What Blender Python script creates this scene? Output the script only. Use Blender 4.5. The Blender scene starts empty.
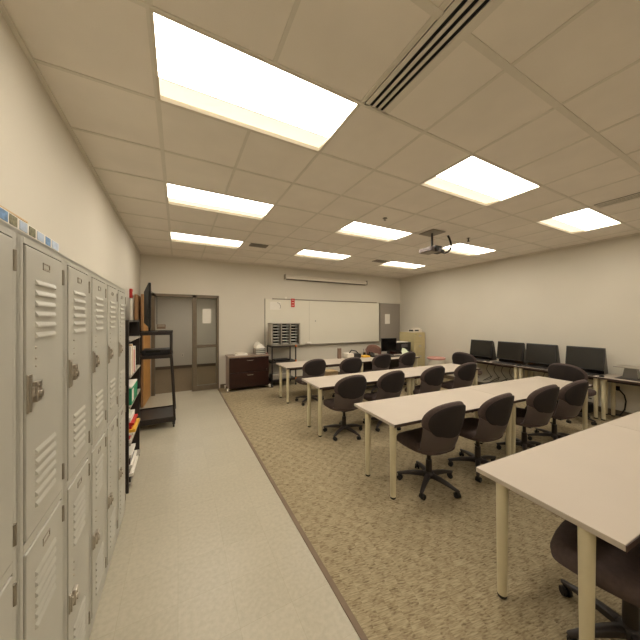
import bpy, bmesh, math, random
from math import sin, cos, pi, radians
from mathutils import Vector, Matrix
random.seed(7)
SC = bpy.context.scene
COL = SC.collection

# ---------------------------------------------------------------- camera, world, exposure
cd = bpy.data.cameras.new('camera'); cam = bpy.data.objects.new('camera', cd); COL.objects.link(cam)
cam.location = (0, 0, 1.70)
cam.rotation_euler = (radians(90), 0, -math.atan2(142, 270.7))
cd.sensor_width = 36; cd.lens = 270.7 / 640 * 36
cd.clip_start = 0.02
SC.camera = cam
w = bpy.data.worlds.new('world'); SC.world = w; w.use_nodes = True
w.node_tree.nodes['Background'].inputs[0].default_value = (1, .86, .68, 1)
w.node_tree.nodes['Background'].inputs[1].default_value = 0.0
SC.view_settings.view_transform = 'Standard'
SC.view_settings.look = 'None'
SC.view_settings.exposure = 0.17
SC.view_settings.gamma = 1
SC.view_settings.use_curve_mapping = False
LAMP = 12.8                      # strength of a ceiling light's lens
LAMPC = (1.0, .92, .79)

H = 3.175
XL, XR, YB, YR = -.74, 6.92, 7.12, -3.0
CARX = .86

# ---------------------------------------------------------------- materials
MATS = {}
def srgb(r, g, b):
    f = lambda v: (v/255/12.92) if v/255 <= .04045 else ((v/255+.055)/1.055)**2.4
    return (f(r), f(g), f(b), 1)
def mat(name, rgb, rough=.5, metal=0, noise=.06, nscale=12, bump=0, bscale=200, spec=.5):
    m = bpy.data.materials.new(name); m.use_nodes = True
    nt = m.node_tree; b = nt.nodes['Principled BSDF']
    b.inputs['Roughness'].default_value = rough; b.inputs['Metallic'].default_value = metal
    b.inputs['Specular IOR Level'].default_value = spec
    c = srgb(*rgb)
    tc = nt.nodes.new('ShaderNodeTexCoord'); n = nt.nodes.new('ShaderNodeTexNoise'); n.inputs['Scale'].default_value = nscale
    nt.links.new(tc.outputs['Object'], n.inputs['Vector'])
    r = nt.nodes.new('ShaderNodeMapRange'); r.inputs[1].default_value = .3; r.inputs[2].default_value = .7
    r.inputs[3].default_value = 1-noise; r.inputs[4].default_value = 1+noise
    nt.links.new(n.outputs[0], r.inputs[0])
    mx = nt.nodes.new('ShaderNodeVectorMath'); mx.operation = 'SCALE'; mx.inputs[0].default_value = c[:3]
    nt.links.new(r.outputs[0], mx.inputs['Scale']); nt.links.new(mx.outputs[0], b.inputs['Base Color'])
    if bump:
        n2 = nt.nodes.new('ShaderNodeTexNoise'); n2.inputs['Scale'].default_value = bscale
        nt.links.new(tc.outputs['Object'], n2.inputs['Vector'])
        bp = nt.nodes.new('ShaderNodeBump'); bp.inputs['Strength'].default_value = bump; bp.inputs['Distance'].default_value = .004
        nt.links.new(n2.outputs[0], bp.inputs['Height']); nt.links.new(bp.outputs[0], b.inputs['Normal'])
    MATS[name] = m
    return m
def emis(name, col, s):
    m = bpy.data.materials.new(name); m.use_nodes = True
    b = m.node_tree.nodes['Principled BSDF']
    b.inputs['Base Color'].default_value = (.9, .9, .88, 1)
    b.inputs['Emission Color'].default_value = (*col, 1); b.inputs['Emission Strength'].default_value = s
    MATS[name] = m; return m
wall_m = mat('wall_paint', (211, 204, 189), .75, noise=.015, nscale=1.5, bump=.15, bscale=90)
ceil_m = mat('ceiling_tile', (243, 236, 226), .9, noise=.03, nscale=3, bump=.3, bscale=160)
grid_m = mat('ceiling_grid', (228, 222, 210), .6, noise=.02)
lockm = mat('locker_paint', (182, 179, 168), .42, noise=.035, nscale=5, bump=.1, bscale=300)
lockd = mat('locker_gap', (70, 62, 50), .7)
steel = mat('steel', (190, 182, 170), .3, .85, noise=.05)
alum = mat('aluminium', (150, 142, 128), .4, .6)
bronze = mat('bronze_frame', (112, 100, 82), .5, .2)
topm = mat('table_laminate', (190, 178, 163), .5, noise=.02, nscale=2)
edgel = mat('table_edge_light', (190, 176, 152), .5, noise=.02)
edged = mat('table_edge_dark', (62, 46, 38), .5)
legm = mat('table_leg_cream', (212, 201, 168), .4, noise=.02)
blackp = mat('black_plastic', (24, 21, 20), .45)
blackm = mat('black_metal', (40, 32, 28), .4)
blackgloss = mat('black_gloss', (14, 12, 12), .12)
fabric = mat('chair_fabric', (80, 66, 62), .9, noise=.12, nscale=40, bump=.4, bscale=500)
fabrimb = mat('chair_fabric_brown', (122, 88, 74), .9, noise=.1, nscale=40, bump=.4, bscale=500)
shellm = mat('chair_shell', (88, 77, 75), .42, noise=.04, bump=.15, bscale=400)
panelm = mat('chair_back_panel', (38, 30, 29), .75, noise=.06, bump=.2, bscale=400)
basem = mat('chair_base', (46, 39, 36), .45)
rubber = mat('rubber', (20, 18, 17), .6)
wood_dark = mat('mahogany', (44, 20, 15), .3, noise=.2, nscale=6)
wood_lit = mat('mahogany_lit', (150, 130, 115), .35, noise=.05)  # same mahogany made paler, the light on it put into the colour
wood_or = mat('orange_wood', (196, 142, 76), .45, noise=.1, nscale=7)
wood_br = mat('brown_wood', (150, 112, 76), .5, noise=.1, nscale=4)
white = mat('white_paper', (232, 226, 214), .8, noise=.02)
whitep = mat('white_plastic', (222, 214, 198), .45, noise=.02)
boardm = mat('whiteboard_face', (226, 220, 203), .25, noise=.015, nscale=1)
pinm = mat('grey_pinboard', (150, 141, 130), .85, noise=.06, nscale=60)
greym = mat('grey_metal', (160, 152, 138), .5, .1)
tanm = mat('tan_metal', (196, 182, 138), .45, noise=.03)
red = mat('red', (190, 42, 32), .5)
pink = mat('pink_red', (214, 160, 148), .5)
orange = mat('orange', (220, 120, 40), .5)
yellow = mat('yellow', (226, 176, 60), .6)
green = mat('green', (36, 140, 100), .6)
palegreen = mat('pale_green', (206, 214, 184), .8)
blue = mat('blue_print', (110, 150, 196), .6, noise=.3, nscale=60)
bluel = mat('pale_blue_print', (186, 200, 220), .6, noise=.1, nscale=60)
olive = mat('olive_print', (120, 116, 84), .6, noise=.4, nscale=80)
card = mat('cardboard', (206, 178, 138), .85, noise=.05)
dark = mat('dark_void', (10, 9, 8), .9)
scr = mat('screen', (36, 34, 30), .18, noise=.02)
brass = mat('brown_vinyl', (120, 100, 80), .6)
lens = emis('light_lens', LAMPC, LAMP)
lens2 = emis('light_reflector', (1.0, .88, .68), LAMP*.068)

# vinyl composition tile
def floor_mat():
    m = bpy.data.materials.new('vinyl_tile'); m.use_nodes = True; nt = m.node_tree; b = nt.nodes['Principled BSDF']
    tc = nt.nodes.new('ShaderNodeTexCoord')
    br = nt.nodes.new('ShaderNodeTexBrick'); br.offset = 0; br.inputs['Scale'].default_value = 1
    br.inputs['Brick Width'].default_value = .305; br.inputs['Row Height'].default_value = .305
    br.inputs['Mortar Size'].default_value = .0012; br.inputs['Mortar Smooth'].default_value = .2
    br.inputs['Color1'].default_value = srgb(182, 174, 154); br.inputs['Color2'].default_value = srgb(177, 169, 149)
    br.inputs['Mortar'].default_value = srgb(168, 159, 138)
    nt.links.new(tc.outputs['Object'], br.inputs['Vector'])
    n = nt.nodes.new('ShaderNodeTexNoise'); n.inputs['Scale'].default_value = 38; n.inputs['Detail'].default_value = 5
    nt.links.new(tc.outputs['Object'], n.inputs['Vector'])
    r = nt.nodes.new('ShaderNodeMapRange'); r.inputs[1].default_value = .34; r.inputs[2].default_value = .66; r.inputs[3].default_value = .93; r.inputs[4].default_value = 1.05
    nt.links.new(n.outputs[0], r.inputs[0])
    mx = nt.nodes.new('ShaderNodeVectorMath'); mx.operation = 'SCALE'
    nt.links.new(br.outputs[0], mx.inputs[0]); nt.links.new(r.outputs[0], mx.inputs['Scale'])
    nt.links.new(mx.outputs[0], b.inputs['Base Color']); b.inputs['Roughness'].default_value = .32
    return m
def carpet_mat():
    m = bpy.data.materials.new('patterned_carpet'); m.use_nodes = True; nt = m.node_tree; b = nt.nodes['Principled BSDF']
    L = nt.links.new
    tc = nt.nodes.new('ShaderNodeTexCoord')
    def mapn(sc, rot=0):
        mp = nt.nodes.new('ShaderNodeMapping'); mp.inputs['Scale'].default_value = sc; mp.inputs['Rotation'].default_value = (0, 0, rot)
        L(tc.outputs['Object'], mp.inputs['Vector']); return mp
    rot = radians(11)
    r0 = mapn((1, 1, 1), rot)
    # wobble
    wn = nt.nodes.new('ShaderNodeTexNoise'); wn.inputs['Scale'].default_value = 9; L(tc.outputs['Object'], wn.inputs['Vector'])
    ws = nt.nodes.new('ShaderNodeVectorMath'); ws.operation = 'SCALE'; ws.inputs['Scale'].default_value = .05; L(wn.outputs['Color'], ws.inputs[0])
    wa = nt.nodes.new('ShaderNodeVectorMath'); L(r0.outputs[0], wa.inputs[0]); L(ws.outputs[0], wa.inputs[1])
    ck = nt.nodes.new('ShaderNodeTexChecker'); ck.inputs['Scale'].default_value = 15
    ck.inputs['Color1'].default_value = (0, 0, 0, 1); ck.inputs['Color2'].default_value = (1, 1, 1, 1); L(wa.outputs[0], ck.inputs['Vector'])
    def streak(sx, sy):
        vm = nt.nodes.new('ShaderNodeVectorMath'); vm.operation = 'MULTIPLY'; vm.inputs[1].default_value = (sx, sy, 1); L(r0.outputs[0], vm.inputs[0])
        n = nt.nodes.new('ShaderNodeTexNoise'); n.inputs['Scale'].default_value = 1; n.inputs['Detail'].default_value = 2; L(vm.outputs[0], n.inputs['Vector']); return n
    a = streak(16, 150); c = streak(26, 105)
    mx = nt.nodes.new('ShaderNodeMix'); mx.data_type = 'RGBA'; L(ck.outputs['Color'], mx.inputs[0]); L(a.outputs['Color'], mx.inputs[6]); L(c.outputs['Color'], mx.inputs[7])
    n3 = nt.nodes.new('ShaderNodeTexNoise'); n3.inputs['Scale'].default_value = 16; n3.inputs['Detail'].default_value = 3; L(tc.outputs['Object'], n3.inputs['Vector'])
    bw = nt.nodes.new('ShaderNodeSeparateColor'); L(mx.outputs[2], bw.inputs[0])
    ad = nt.nodes.new('ShaderNodeMath'); ad.operation = 'MULTIPLY_ADD'; ad.inputs[1].default_value = .32; L(n3.outputs[0], ad.inputs[0]); L(bw.outputs[0], ad.inputs[2])
    ck2 = nt.nodes.new('ShaderNodeMath'); ck2.operation = 'MULTIPLY_ADD'; ck2.inputs[1].default_value = .07; L(ck.outputs['Fac'], ck2.inputs[0]); L(ad.outputs[0], ck2.inputs[2])
    cr = nt.nodes.new('ShaderNodeValToRGB'); L(ck2.outputs[0], cr.inputs[0])
    e = cr.color_ramp.elements
    e[0].position = .44; e[0].color = srgb(106, 92, 70)
    e[1].position = .90; e[1].color = srgb(174, 161, 132)
    x = cr.color_ramp.elements.new(.58); x.color = srgb(141, 126, 100)
    x = cr.color_ramp.elements.new(.73); x.color = srgb(157, 143, 115)
    L(cr.outputs[0], b.inputs['Base Color']); b.inputs['Roughness'].default_value = .95; b.inputs['Specular IOR Level'].default_value = .15
    bp = nt.nodes.new('ShaderNodeBump'); bp.inputs['Strength'].default_value = .5; bp.inputs['Distance'].default_value = .005
    L(ck2.outputs[0], bp.inputs['Height']); L(bp.outputs[0], b.inputs['Normal'])
    return m
vct = floor_mat(); carpet = carpet_mat()
hallc = mat('hall_carpet', (124, 106, 80), .9, noise=.08, nscale=20)
glass = bpy.data.materials.new('glass'); glass.use_nodes = True
gb = glass.node_tree.nodes['Principled BSDF']; gb.inputs['Transmission Weight'].default_value = 1; gb.inputs['Roughness'].default_value = .02; gb.inputs['IOR'].default_value = 1.05
gb.inputs['Base Color'].default_value = (.93, .95, .92, 1)
smoke = bpy.data.materials.new('smoked_glass'); smoke.use_nodes = True
gb = smoke.node_tree.nodes['Principled BSDF']; gb.inputs['Transmission Weight'].default_value = .6; gb.inputs['Roughness'].default_value = .1; gb.inputs['Base Color'].default_value = (.35, .32, .28, 1)

# ---------------------------------------------------------------- mesh builder
class B:
    def __init__(s): s.bm = bmesh.new()
    def add(s, bm2):
        me = bpy.data.meshes.new('tmp'); bm2.to_mesh(me); bm2.free(); s.bm.from_mesh(me); bpy.data.meshes.remove(me); return s
    def box(s, x0, y0, z0, x1, y1, z1, bev=0, rot=None, seg=2):
        b = bmesh.new(); bmesh.ops.create_cube(b, size=1)
        bmesh.ops.scale(b, vec=(abs(x1-x0), abs(y1-y0), abs(z1-z0)), verts=b.verts)
        if bev: bmesh.ops.bevel(b, geom=b.edges[:], offset=bev, segments=seg, affect='EDGES', profile=.5)
        if rot: bmesh.ops.rotate(b, verts=b.verts, matrix=rot)
        bmesh.ops.translate(b, vec=((x0+x1)/2, (y0+y1)/2, (z0+z1)/2), verts=b.verts)
        return s.add(b)
    def rings(s, rings, cap=True, closed=True):
        b = bmesh.new(); R = [[b.verts.new(p) for p in r] for r in rings]
        n = len(R[0])
        for i in range(len(R)-1):
            for j in range(n if closed else n-1):
                k = (j+1) % n
                b.faces.new((R[i][j], R[i][k], R[i+1][k], R[i+1][j]))
        if cap:
            b.faces.new(R[0][::-1]); b.faces.new(R[-1])
        bmesh.ops.recalc_face_normals(b, faces=b.faces)
        return s.add(b)
    def lathe(s, prof, c=(0, 0, 0), n=20, axis='z'):
        rs = []
        for r, z in prof:
            ring = []
            for k in range(n):
                a = 2*pi*k/n; p = (r*cos(a), r*sin(a), z)
                if axis == 'x': p = (p[2], p[0], p[1])
                if axis == 'y': p = (p[1], p[2], p[0])
                ring.append((p[0]+c[0], p[1]+c[1], p[2]+c[2]))
            rs.append(ring)
        return s.rings(rs)
    def cyl(s, p0, p1, r0, r1=None, n=14): return s.tube([p0, p1], [r0, r0 if r1 is None else r1], n)
    def tube(s, pts, rad, n=8):
        pts = [Vector(p) for p in pts]
        if not hasattr(rad, '__len__'): rad = [rad]*len(pts)
        rs = []; prev = None
        for i, p in enumerate(pts):
            d = (pts[min(i+1, len(pts)-1)] - pts[max(i-1, 0)]).normalized()
            if prev is None:
                u = d.cross(Vector((0, 0, 1)))
                if u.length < .1: u = d.cross(Vector((0, 1, 0)))
            else: u = prev - d*prev.dot(d)
            u.normalize(); prev = u; v = d.cross(u)
            rs.append([tuple(p + (u*cos(2*pi*k/n) + v*sin(2*pi*k/n))*rad[i]) for k in range(n)])
        return s.rings(rs)
    def prism(s, poly, y0, y1, axis='y'):
        f = (lambda a, b, t: (a, t, b)) if axis == 'y' else ((lambda a, b, t: (t, a, b)) if axis == 'x' else (lambda a, b, t: (a, b, t)))
        return s.rings([[f(a, b, y0) for a, b in poly], [f(a, b, y1) for a, b in poly]])
    def build(s, name, m, parent=None, smooth=False, loc=None, rz=0):
        me = bpy.data.meshes.new(name); s.bm.to_mesh(me); s.bm.free(); me.materials.append(m)
        if smooth:
            for p in me.polygons: p.use_smooth = True
            try: me.set_sharp_from_angle(angle=radians(50))
            except Exception: pass
        o = bpy.data.objects.new(name, me); COL.objects.link(o)
        if parent: o.parent = parent
        if loc: o.location = loc
        o.rotation_euler.z = rz
        return o
def tag(o, label, cat, group=None, kind=None):
    o['label'] = label; o['category'] = cat
    if group: o['group'] = group
    if kind: o['kind'] = kind
    return o
def thing(name, label, cat, loc=(0, 0, 0), rz=0, group=None):
    o = bpy.data.objects.new(name, None); COL.objects.link(o); o.empty_display_size = .1
    o.location = loc; o.rotation_euler.z = rz
    return tag(o, label, cat, group)
KIDS = {}
def tree_copy(o, parent=None):
    c = o.copy(); COL.objects.link(c); c.parent = parent
    for ch in list(o.children): tree_copy(ch, c)
    return c
def dup(o, loc, rz, label):
    c = tree_copy(o); c.location = loc; c.rotation_euler.z = rz; c['label'] = label; return c
def struct(name, b, m, **k):
    o = b.build(name, m, **k); o['kind'] = 'structure'; return o

# ---------------------------------------------------------------- room shell
struct('floor', B().box(XL-.1, YR-.1, -.1, CARX, YB+.12, 0), vct)
fc = struct('floor_carpet', B().box(CARX+.012, YR-.1, -.1, XR+.1, YB+.1, .004), carpet)
struct('trim_1', B().box(CARX, YR, -.02, CARX+.035, YB, .007, .003), brass)
struct('wall_left', B().box(XL-.12, YR-.1, 0, XL, YB+.12, H+.05), wall_m)
struct('wall_right', B().box(XR, YR-.1, 0, XR+.12, YB+.12, H+.05), wall_m)
struct('wall_rear', B().box(XL-.12, YR-.12, 0, XR+.12, YR, H+.05), wall_m)
DX0, DX1, DZ = -.53, .90, 2.30     # doorway with sidelight
wb = B().box(XL-.12, YB, 0, DX0, YB+.12, H+.05); wb.box(DX1, YB, 0, XR+.12, YB+.12, H+.05); wb.box(DX0, YB, DZ, DX1, YB+.12, H+.05)
struct('wall_back', wb, wall_m)
# baseboards
bbm = mat('baseboard_vinyl', (104, 90, 72), .6)
struct('baseboard_back', B().box(DX1+.03, YB-.012, 0, XR, YB, .1, .003), bbm)
struct('baseboard_right', B().box(XR-.012, YR, 0, XR, YB, .1, .003), bbm)
struct('baseboard_left', B().box(XL, YR, 0, XL+.012, YB, .1, .003), bbm)
# wall angle at the ceiling
t = B(); t.box(XL, YR, H-.022, XL+.02, YB, H); t.box(XR-.02, YR, H-.022, XR, YB, H); t.box(XL, YB-.02, H-.022, XR, YB, H)
struct('trim_2', t, grid_m)
# ceiling of 2 foot tiles with the fixture openings left free
# (rows of lights are three or five tiles apart)
gx = [XL, -.12] + [-.12+.61*k for k in range(1, 12)] + [XR]
gy = [YR] + [1.5+.61*k for k in range(-7, 10) if YR+.05 < 1.5+.61*k < YB-.05] + [YB]
LX = (-.12, 2.32, 4.76); LY = (-1.55, 1.5, 3.33, 5.16)
def inlight(x, y): return any(a < x < a+1.22 for a in LX) and any(b < y < b+.61 for b in LY)
cb = bmesh.new()
for i in range(len(gx)-1):
    for j in range(len(gy)-1):
        if inlight((gx[i]+gx[i+1])/2, (gy[j]+gy[j+1])/2): continue
        cb.faces.new([cb.verts.new((x, y, H)) for x, y in ((gx[i], gy[j]), (gx[i], gy[j+1]), (gx[i+1], gy[j+1]), (gx[i+1], gy[j]))])
bb = B(); bb.add(cb); bb.box(XL-.1, YR-.1, H+.16, XR+.1, YB+.1, H+.2)
struct('ceiling', bb, ceil_m)
g = B()
for x in gx[1:-1]:
    ys = [YR] + sorted([b for b in LY]) + [YB]
    hw = .016 if abs(x+.12) < .01 else .012
    lo = YR; 
    for b in LY:
        if any(a+.1 < x < a+1.1 for a in LX):
            g.box(x-hw, lo, H-.004, x+hw, b, H+.002); lo = b+.61
    g.box(x-hw, lo, H-.004, x+hw, YB, H+.002)
for y in gy[1:-1]:
    hw = .02 if abs(y-.89) < .01 else .012
    g.box(XL, y-hw, H-.005, XR, y+hw, H+.001)
struct('trim_3', g, grid_m)

# doorway frame and glazed sidelight
f = B()
for a, b in ((DX0, DX0+.07), (.30, .40), (DX1-.06, DX1)): f.box(a, YB-.02, 0, b, YB+.13, DZ, .004)
f.box(DX0, YB-.02, DZ-.07, DX1, YB+.13, DZ, .004)
f.box(.36, YB-.01, 1.03, DX1-.05, YB+.1, 1.10, .004); f.box(.36, YB-.01, 0, DX1-.05, YB+.1, .12, .004)
struct('trim_4', f, bronze)
wn = struct('window_1', B().box(.39, YB+.04, .11, DX1-.05, YB+.05, DZ-.06), glass)
# hallway beyond
HY = 10.75
struct('floor_hallway', B().box(-3, YB+.12, -.1, 3.5, HY+.1, .001), hallc)
struct('wall_hallway', B().box(-3, HY, 0, 3.5, HY+.1, 2.75), wall_m)
struct('wall_hallway_left', B().box(-1.75, YB+.12, 0, -1.65, HY, 2.75), wall_m)
struct('wall_hallway_right', B().box(3.1, YB+.12, 0, 3.2, HY, 2.75), wall_m)
struct('ceiling_hallway', B().box(-3, YB+.12, 2.72, 3.5, HY+.1, 2.8), ceil_m)
struct('baseboard_hallway', B().box(-1.65, HY-.012, 0, 3.1, HY, .1), bbm)
# door leaf opened out into the hallway, and one folded back against the left wall
d1 = struct('door_1', B().box(0, -.87, .01, .042, 0, 2.2, .003), wood_or, loc=(-.585, 7.08, 0), rz=radians(-3.2))
B().box(.001, -.872, .012, .041, -.870, 2.198).build('shaded_door_edge', wood_br, d1)  # leaf end painted browner to carry its shade
hd = B().cyl((.042, -.80, 1.0), (.085, -.80, 1.0), .012); hd.cyl((.085, -.80, 1.0), (.085, -.69, 1.0), .01); hd.build('door_handle', steel, d1, True)
d2 = struct('door_2', B().box(XL+.02, 6.08, .01, XL+.065, 6.98, 2.18, .003), wood_br)
hd = B().cyl((XL+.065, 6.14, 1.0), (XL+.09, 6.14, 1.0), .02); hd.build('door_handle', steel, d2, True)

# ---------------------------------------------------------------- ceiling lights
def ceiling_light():
    t = thing('ceiling_light', '', 'light', group='recessed fluorescent ceiling lights')
    W, D = 1.22, .61
    f = B(); e = .016
    for a in ((0, 0, W, e), (0, D-e, W, D), (0, 0, e, D), (W-e, 0, W, D)): f.box(a[0], a[1], -.006, a[2], a[3], .004)
    for a in ((0, 0, W, .006), (0, D-.006, W, D), (0, 0, .006, D), (W-.006, 0, W, D)): f.box(a[0], a[1], 0, a[2], a[3], .12)
    f.box(0, 0, .115, W, D, .125)
    f.build('housing', whitep, t)
    B().box(.012, .012, .012, W-.012, .42, .02).build('diffuser', lens, t)
    B().rings([[(.012, .425, .012), (.012, .598, .03), (.012, .598, .036), (.012, .425, .02)], [(W-.012, .425, .012), (W-.012, .598, .03), (W-.012, .598, .036), (W-.012, .425, .02)]]).build('reflector', lens2, t)
    B().box(.012, .419, .006, W-.012, .426, .014).build('lens_bar', whitep, t)
    return t
CL = ceiling_light()
lnames = {
 (0, 1.5): 'large recessed fluorescent light nearest on the left, filling the top of the view',
 (0, 3.33): 'recessed fluorescent light in the left column, second from the camera, above the tile aisle',
 (0, 5.16): 'recessed fluorescent light in the left column nearest the glazed doorway',
 (1, 1.5): 'recessed fluorescent light in the middle column nearest the camera, beyond the slot vent',
 (1, 3.33): 'recessed fluorescent light in the middle column directly left of the projector',
 (1, 5.16): 'recessed fluorescent light in the middle column nearest the whiteboard',
 (2, 1.5): 'recessed fluorescent light in the right column nearest the camera, beside the right slot vent',
 (2, 3.33): 'recessed fluorescent light in the right column behind the projector cable',
 (2, 5.16): 'recessed fluorescent light in the right column nearest the far corner',
}
ln2 = {-1.55: 'recessed fluorescent light at the rear wall end, %s column'}
first = True
for i, x in enumerate(LX):
    for y in LY:
        lab = lnames.get((i, y)) or ln2[y] % ('left', 'middle', 'right')[i]
        if first: CL.location = (x, y, H); CL['label'] = lab; first = False
        else: dup(CL, (x, y, H), 0, lab)
hl = dup(CL, (-.2, 8.9, 2.594), 0, 'added unseen fluorescent light that brightens the hallway beyond the doorway')  # unseen copy of the fixture, added to brighten the hallway

# slot diffusers and small vents
def slot_vent(label, x, y0, y1):
    t = thing('slot_vent', label, 'air vent', (x, y0, H), 0, 'linear slot air vents in the ceiling')
    L = y1-y0
    B().box(0, 0, -.006, .2, L, -.001).build('backing', dark, t)
    f = B()
    for a, b in ((0, .03), (.055, .075), (.1, .12), (.145, .2)): f.box(a, 0, -.012, b, L, -.004, .001)
    f.box(0, 0, -.012, .2, .012, -.004); f.box(0, L-.012, -.012, .2, L, -.004)
    f.build('frame', grid_m, t)
slot_vent('long three-slot air vent at the top of the view beside the largest light', 1.125, .2, 1.49)
slot_vent('long slot air vent running along the right ceiling edge beside the right column of lights', 4.72, .2, 1.44)
def small_vent(label, x, y):
    t = thing('ceiling_vent', label, 'air vent', (x, y, H), 0, 'small louvred ceiling vents')
    B().box(0, 0, -.008, .34, .2, -.001).build('backing', dark, t)
    f = B()
    for k in range(5): f.box(.02, .02+k*.035, -.016, .32, .035+k*.035, -.006)
    f.box(0, 0, -.014, .02, .2, -.004); f.box(.32, 0, -.014, .34, .2, -.004); f.box(0, 0, -.014, .34, .015, -.004); f.box(0, .185, -.014, .34, .2, -.004)
    f.build('frame', alum, t)
small_vent('small dark louvred vent beside the left column light nearest the doorway', 1.24, 5.2)
small_vent('small dark louvred vent between the two far lights on the right', 4.3, 5.2)
sp = thing('sprinkler_head', 'small round sprinkler head on the ceiling tile in front of the projector', 'sprinkler', (2.65, 3.03, H))
B().lathe([(.035, -.008), (.03, -.001)]).build('rosette', alum, sp, True)
B().lathe([(.008, -.04), (.02, -.038), (.02, -.034), (.008, -.03), (.008, -.008)], n=12).build('nozzle', steel, sp, True)
sp = thing('sprinkler_head', 'small dark sprinkler hanging right of the projector cable', 'sprinkler', (4.62, 3.07, H))
B().lathe([(.03, -.008), (.025, -.001)]).build('rosette', alum, sp, True)
B().lathe([(.01, -.07), (.022, -.066), (.022, -.06), (.01, -.05), (.01, -.008)], n=12).build('nozzle', blackm, sp, True)

# ---------------------------------------------------------------- lockers
LF, LD, LT = -.415, XL+.005, 1.965      # front x, back x, top
PW = .364
def locker():
    t = thing('locker', '', 'locker', group='two-tier metal lockers along the left wall')
    D = LF-LD
    b = B()      # origin at front, near, floor ; x negative goes to the wall
    b.box(-D, 0, .06, -D+.01, PW, LT); b.box(-D, 0, .06, 0, .012, LT); b.box(-D, PW-.012, .06, 0, PW, LT)
    b.box(-D, 0, LT-.012, 0, PW, LT); b.box(-D, 0, .06, 0, PW, .075); b.box(-D, 0, .995, -.02, PW, 1.01)
    b.box(-.02, 0, .02, 0, .03, LT, .002); b.box(-.02, PW-.03, .02, 0, PW, LT, .002)
    b.box(-.02, .03, LT-.03, 0, PW-.03, LT); b.box(-.02, .03, .985, 0, PW-.03, 1.015); b.box(-.02, .03, .02, 0, PW-.03, .07)
    b.build('body', lockm, t)
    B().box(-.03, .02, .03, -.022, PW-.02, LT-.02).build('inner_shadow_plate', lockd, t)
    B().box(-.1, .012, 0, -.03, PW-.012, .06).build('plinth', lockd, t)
    for (z0, z1, up) in ((1.02, LT-.035, True), (.075, .98, False)):
        d = B(); y0, y1 = .036, PW-.036
        d.box(-.018, y0, z0, .004, y1, z1, .004)
        h = z1-z0
        def louv(zc):
            # pressed louvre: hooded wedge
            L0, L1 = y0+.058, y1-.07
            d.rings([[(.003, L0, zc+.009), (.003, L0, zc-.008), (.004, L0, zc-.01), (.004, L0, zc+.008)],
                     [(.003, L0+.006, zc+.009), (.003, L0+.006, zc-.008), (.010, L0+.006, zc-.01), (.009, L0+.006, zc-.004)],
                     [(.003, L1-.006, zc+.009), (.003, L1-.006, zc-.008), (.010, L1-.006, zc-.01), (.009, L1-.006, zc-.004)],
                     [(.003, L1, zc+.009), (.003, L1, zc-.008), (.004, L1, zc-.01), (.004, L1, zc+.008)]])
        base = z1-.085
        for k in range(6): louv(base-.02-k*.0345)
        for k in range(6): louv(z0+.08+k*.0345)
        do = d.build('door', lockm, t)
        pl = B(); zc = z1-.045; yc = (y0+y1)/2-.003
        pl.box(.004, yc-.028, zc-.013, .006, yc+.028, zc-.006); pl.box(.004, yc-.028, zc+.008, .006, yc+.028, zc+.012)
        pl.box(.004, yc-.028, zc-.013, .006, yc-.024, zc+.012); pl.box(.004, yc+.024, zc-.013, .006, yc+.028, zc+.012)
        pl.build('card_holder', greym, do)
        hz = z0+.45 if up else z0+.41
        ph = .06 if up else .04
        hb = B().box(.003, y0+.002, hz-ph, .009, y0+.03, hz+ph, .002); hb.box(.009, y0+.006, hz-ph+.005, .014, y0+.012, hz+ph-.01)
        hb.build('handle_plate', steel, do)
        lk = B().box(.006, y0+.03, hz-.032, .02, y0+.064, hz+.034, .002); lk.box(.006, y0+.012, hz-.012, .016, y0+.034, hz+.02, .002)
        lk.cyl((.02, y0+.048, hz-.008), (.026, y0+.048, hz-.008), .011)
        lk.cyl((.02, y0+.044, hz+.02), (.023, y0+.044, hz+.02), .005)
        lk.build('latch', steel, do)
        for yy, zz in ((y0+.062, hz+.105), (y0+.062, hz+.14), (y0+.062, hz+.08)):
            B().lathe([(.004, .004), (.004, .006), (.002, .008)], (0, yy, zz), 10, 'x').build('rivet', steel, do, True)
        for zh in (z0+.07, z1-.06):
            B().cyl((.003, y1+.006, zh-.03), (.003, y1+.006, zh+.03), .006, n=8).build('hinge', blackm if 0 else alum, t, True)
    return t
LK = locker()
lo = [.75+PW*k for k in range(6)]
llab = ['grey-beige two-tier locker cut by the left edge of the view, nearest the camera',
        'grey-beige locker second from the camera, under the end of the printed strip',
        'grey-beige locker third from the camera, right of the printed strip',
        'grey-beige locker fourth from the camera, in the middle of the row',
        'grey-beige locker fifth from the camera, second from the black bookcase',
        'grey-beige locker at the far end of the row, against the black bookcase']
for k, y in enumerate(lo):
    if k == 0: LK.location = (LF, y, 0); LK['label'] = llab[0]
    else: dup(LK, (LF, y, 0), 0, llab[k])
# on the lockers
t = thing('printed_strip', 'long white box lid with blue printed pictures lying on the front edge of the lockers', 'box', (LF-.055, .77, LT+.001))
B().box(0, 0, 0, .05, .67, .038, .002).build('box_body', white, t)
for k, (a, b_, m) in enumerate(((.02, .16, blue), (.22, .30, blue), (.31, .35, olive), (.365, .41, bluel), (.425, .465, olive), (.48, .53, bluel), (.545, .585, blue), (.60, .66, bluel))):
    B().box(.05, a, .006, .0512, b_, .034).build('picture', m, t)
t = thing('cardboard_sheet', 'tan cardboard carton lying on top of the lockers behind the printed strip', 'cardboard', (-.665, .87, LT+.001), 0)
B().box(-.02, 0, 0, .16, .53, .092, .003).build('carton', card, t)
B().box(-.025, -.01, .0925, .165, .545, .098, .001, rot=Matrix.Rotation(radians(1.2), 3, 'X')).build('flap', card, t)

# fire alarm on the left wall
t = thing('fire_alarm', 'small red fire alarm box on the left wall above the bookcase', 'fire alarm', (XL, 5.62, 2.08))
B().box(.001, 0, 0, .04, .12, .16, .006).build('housing', red, t)
B().box(.04, .03, .05, .05, .09, .11, .003).build('strobe', whitep, t)

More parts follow.
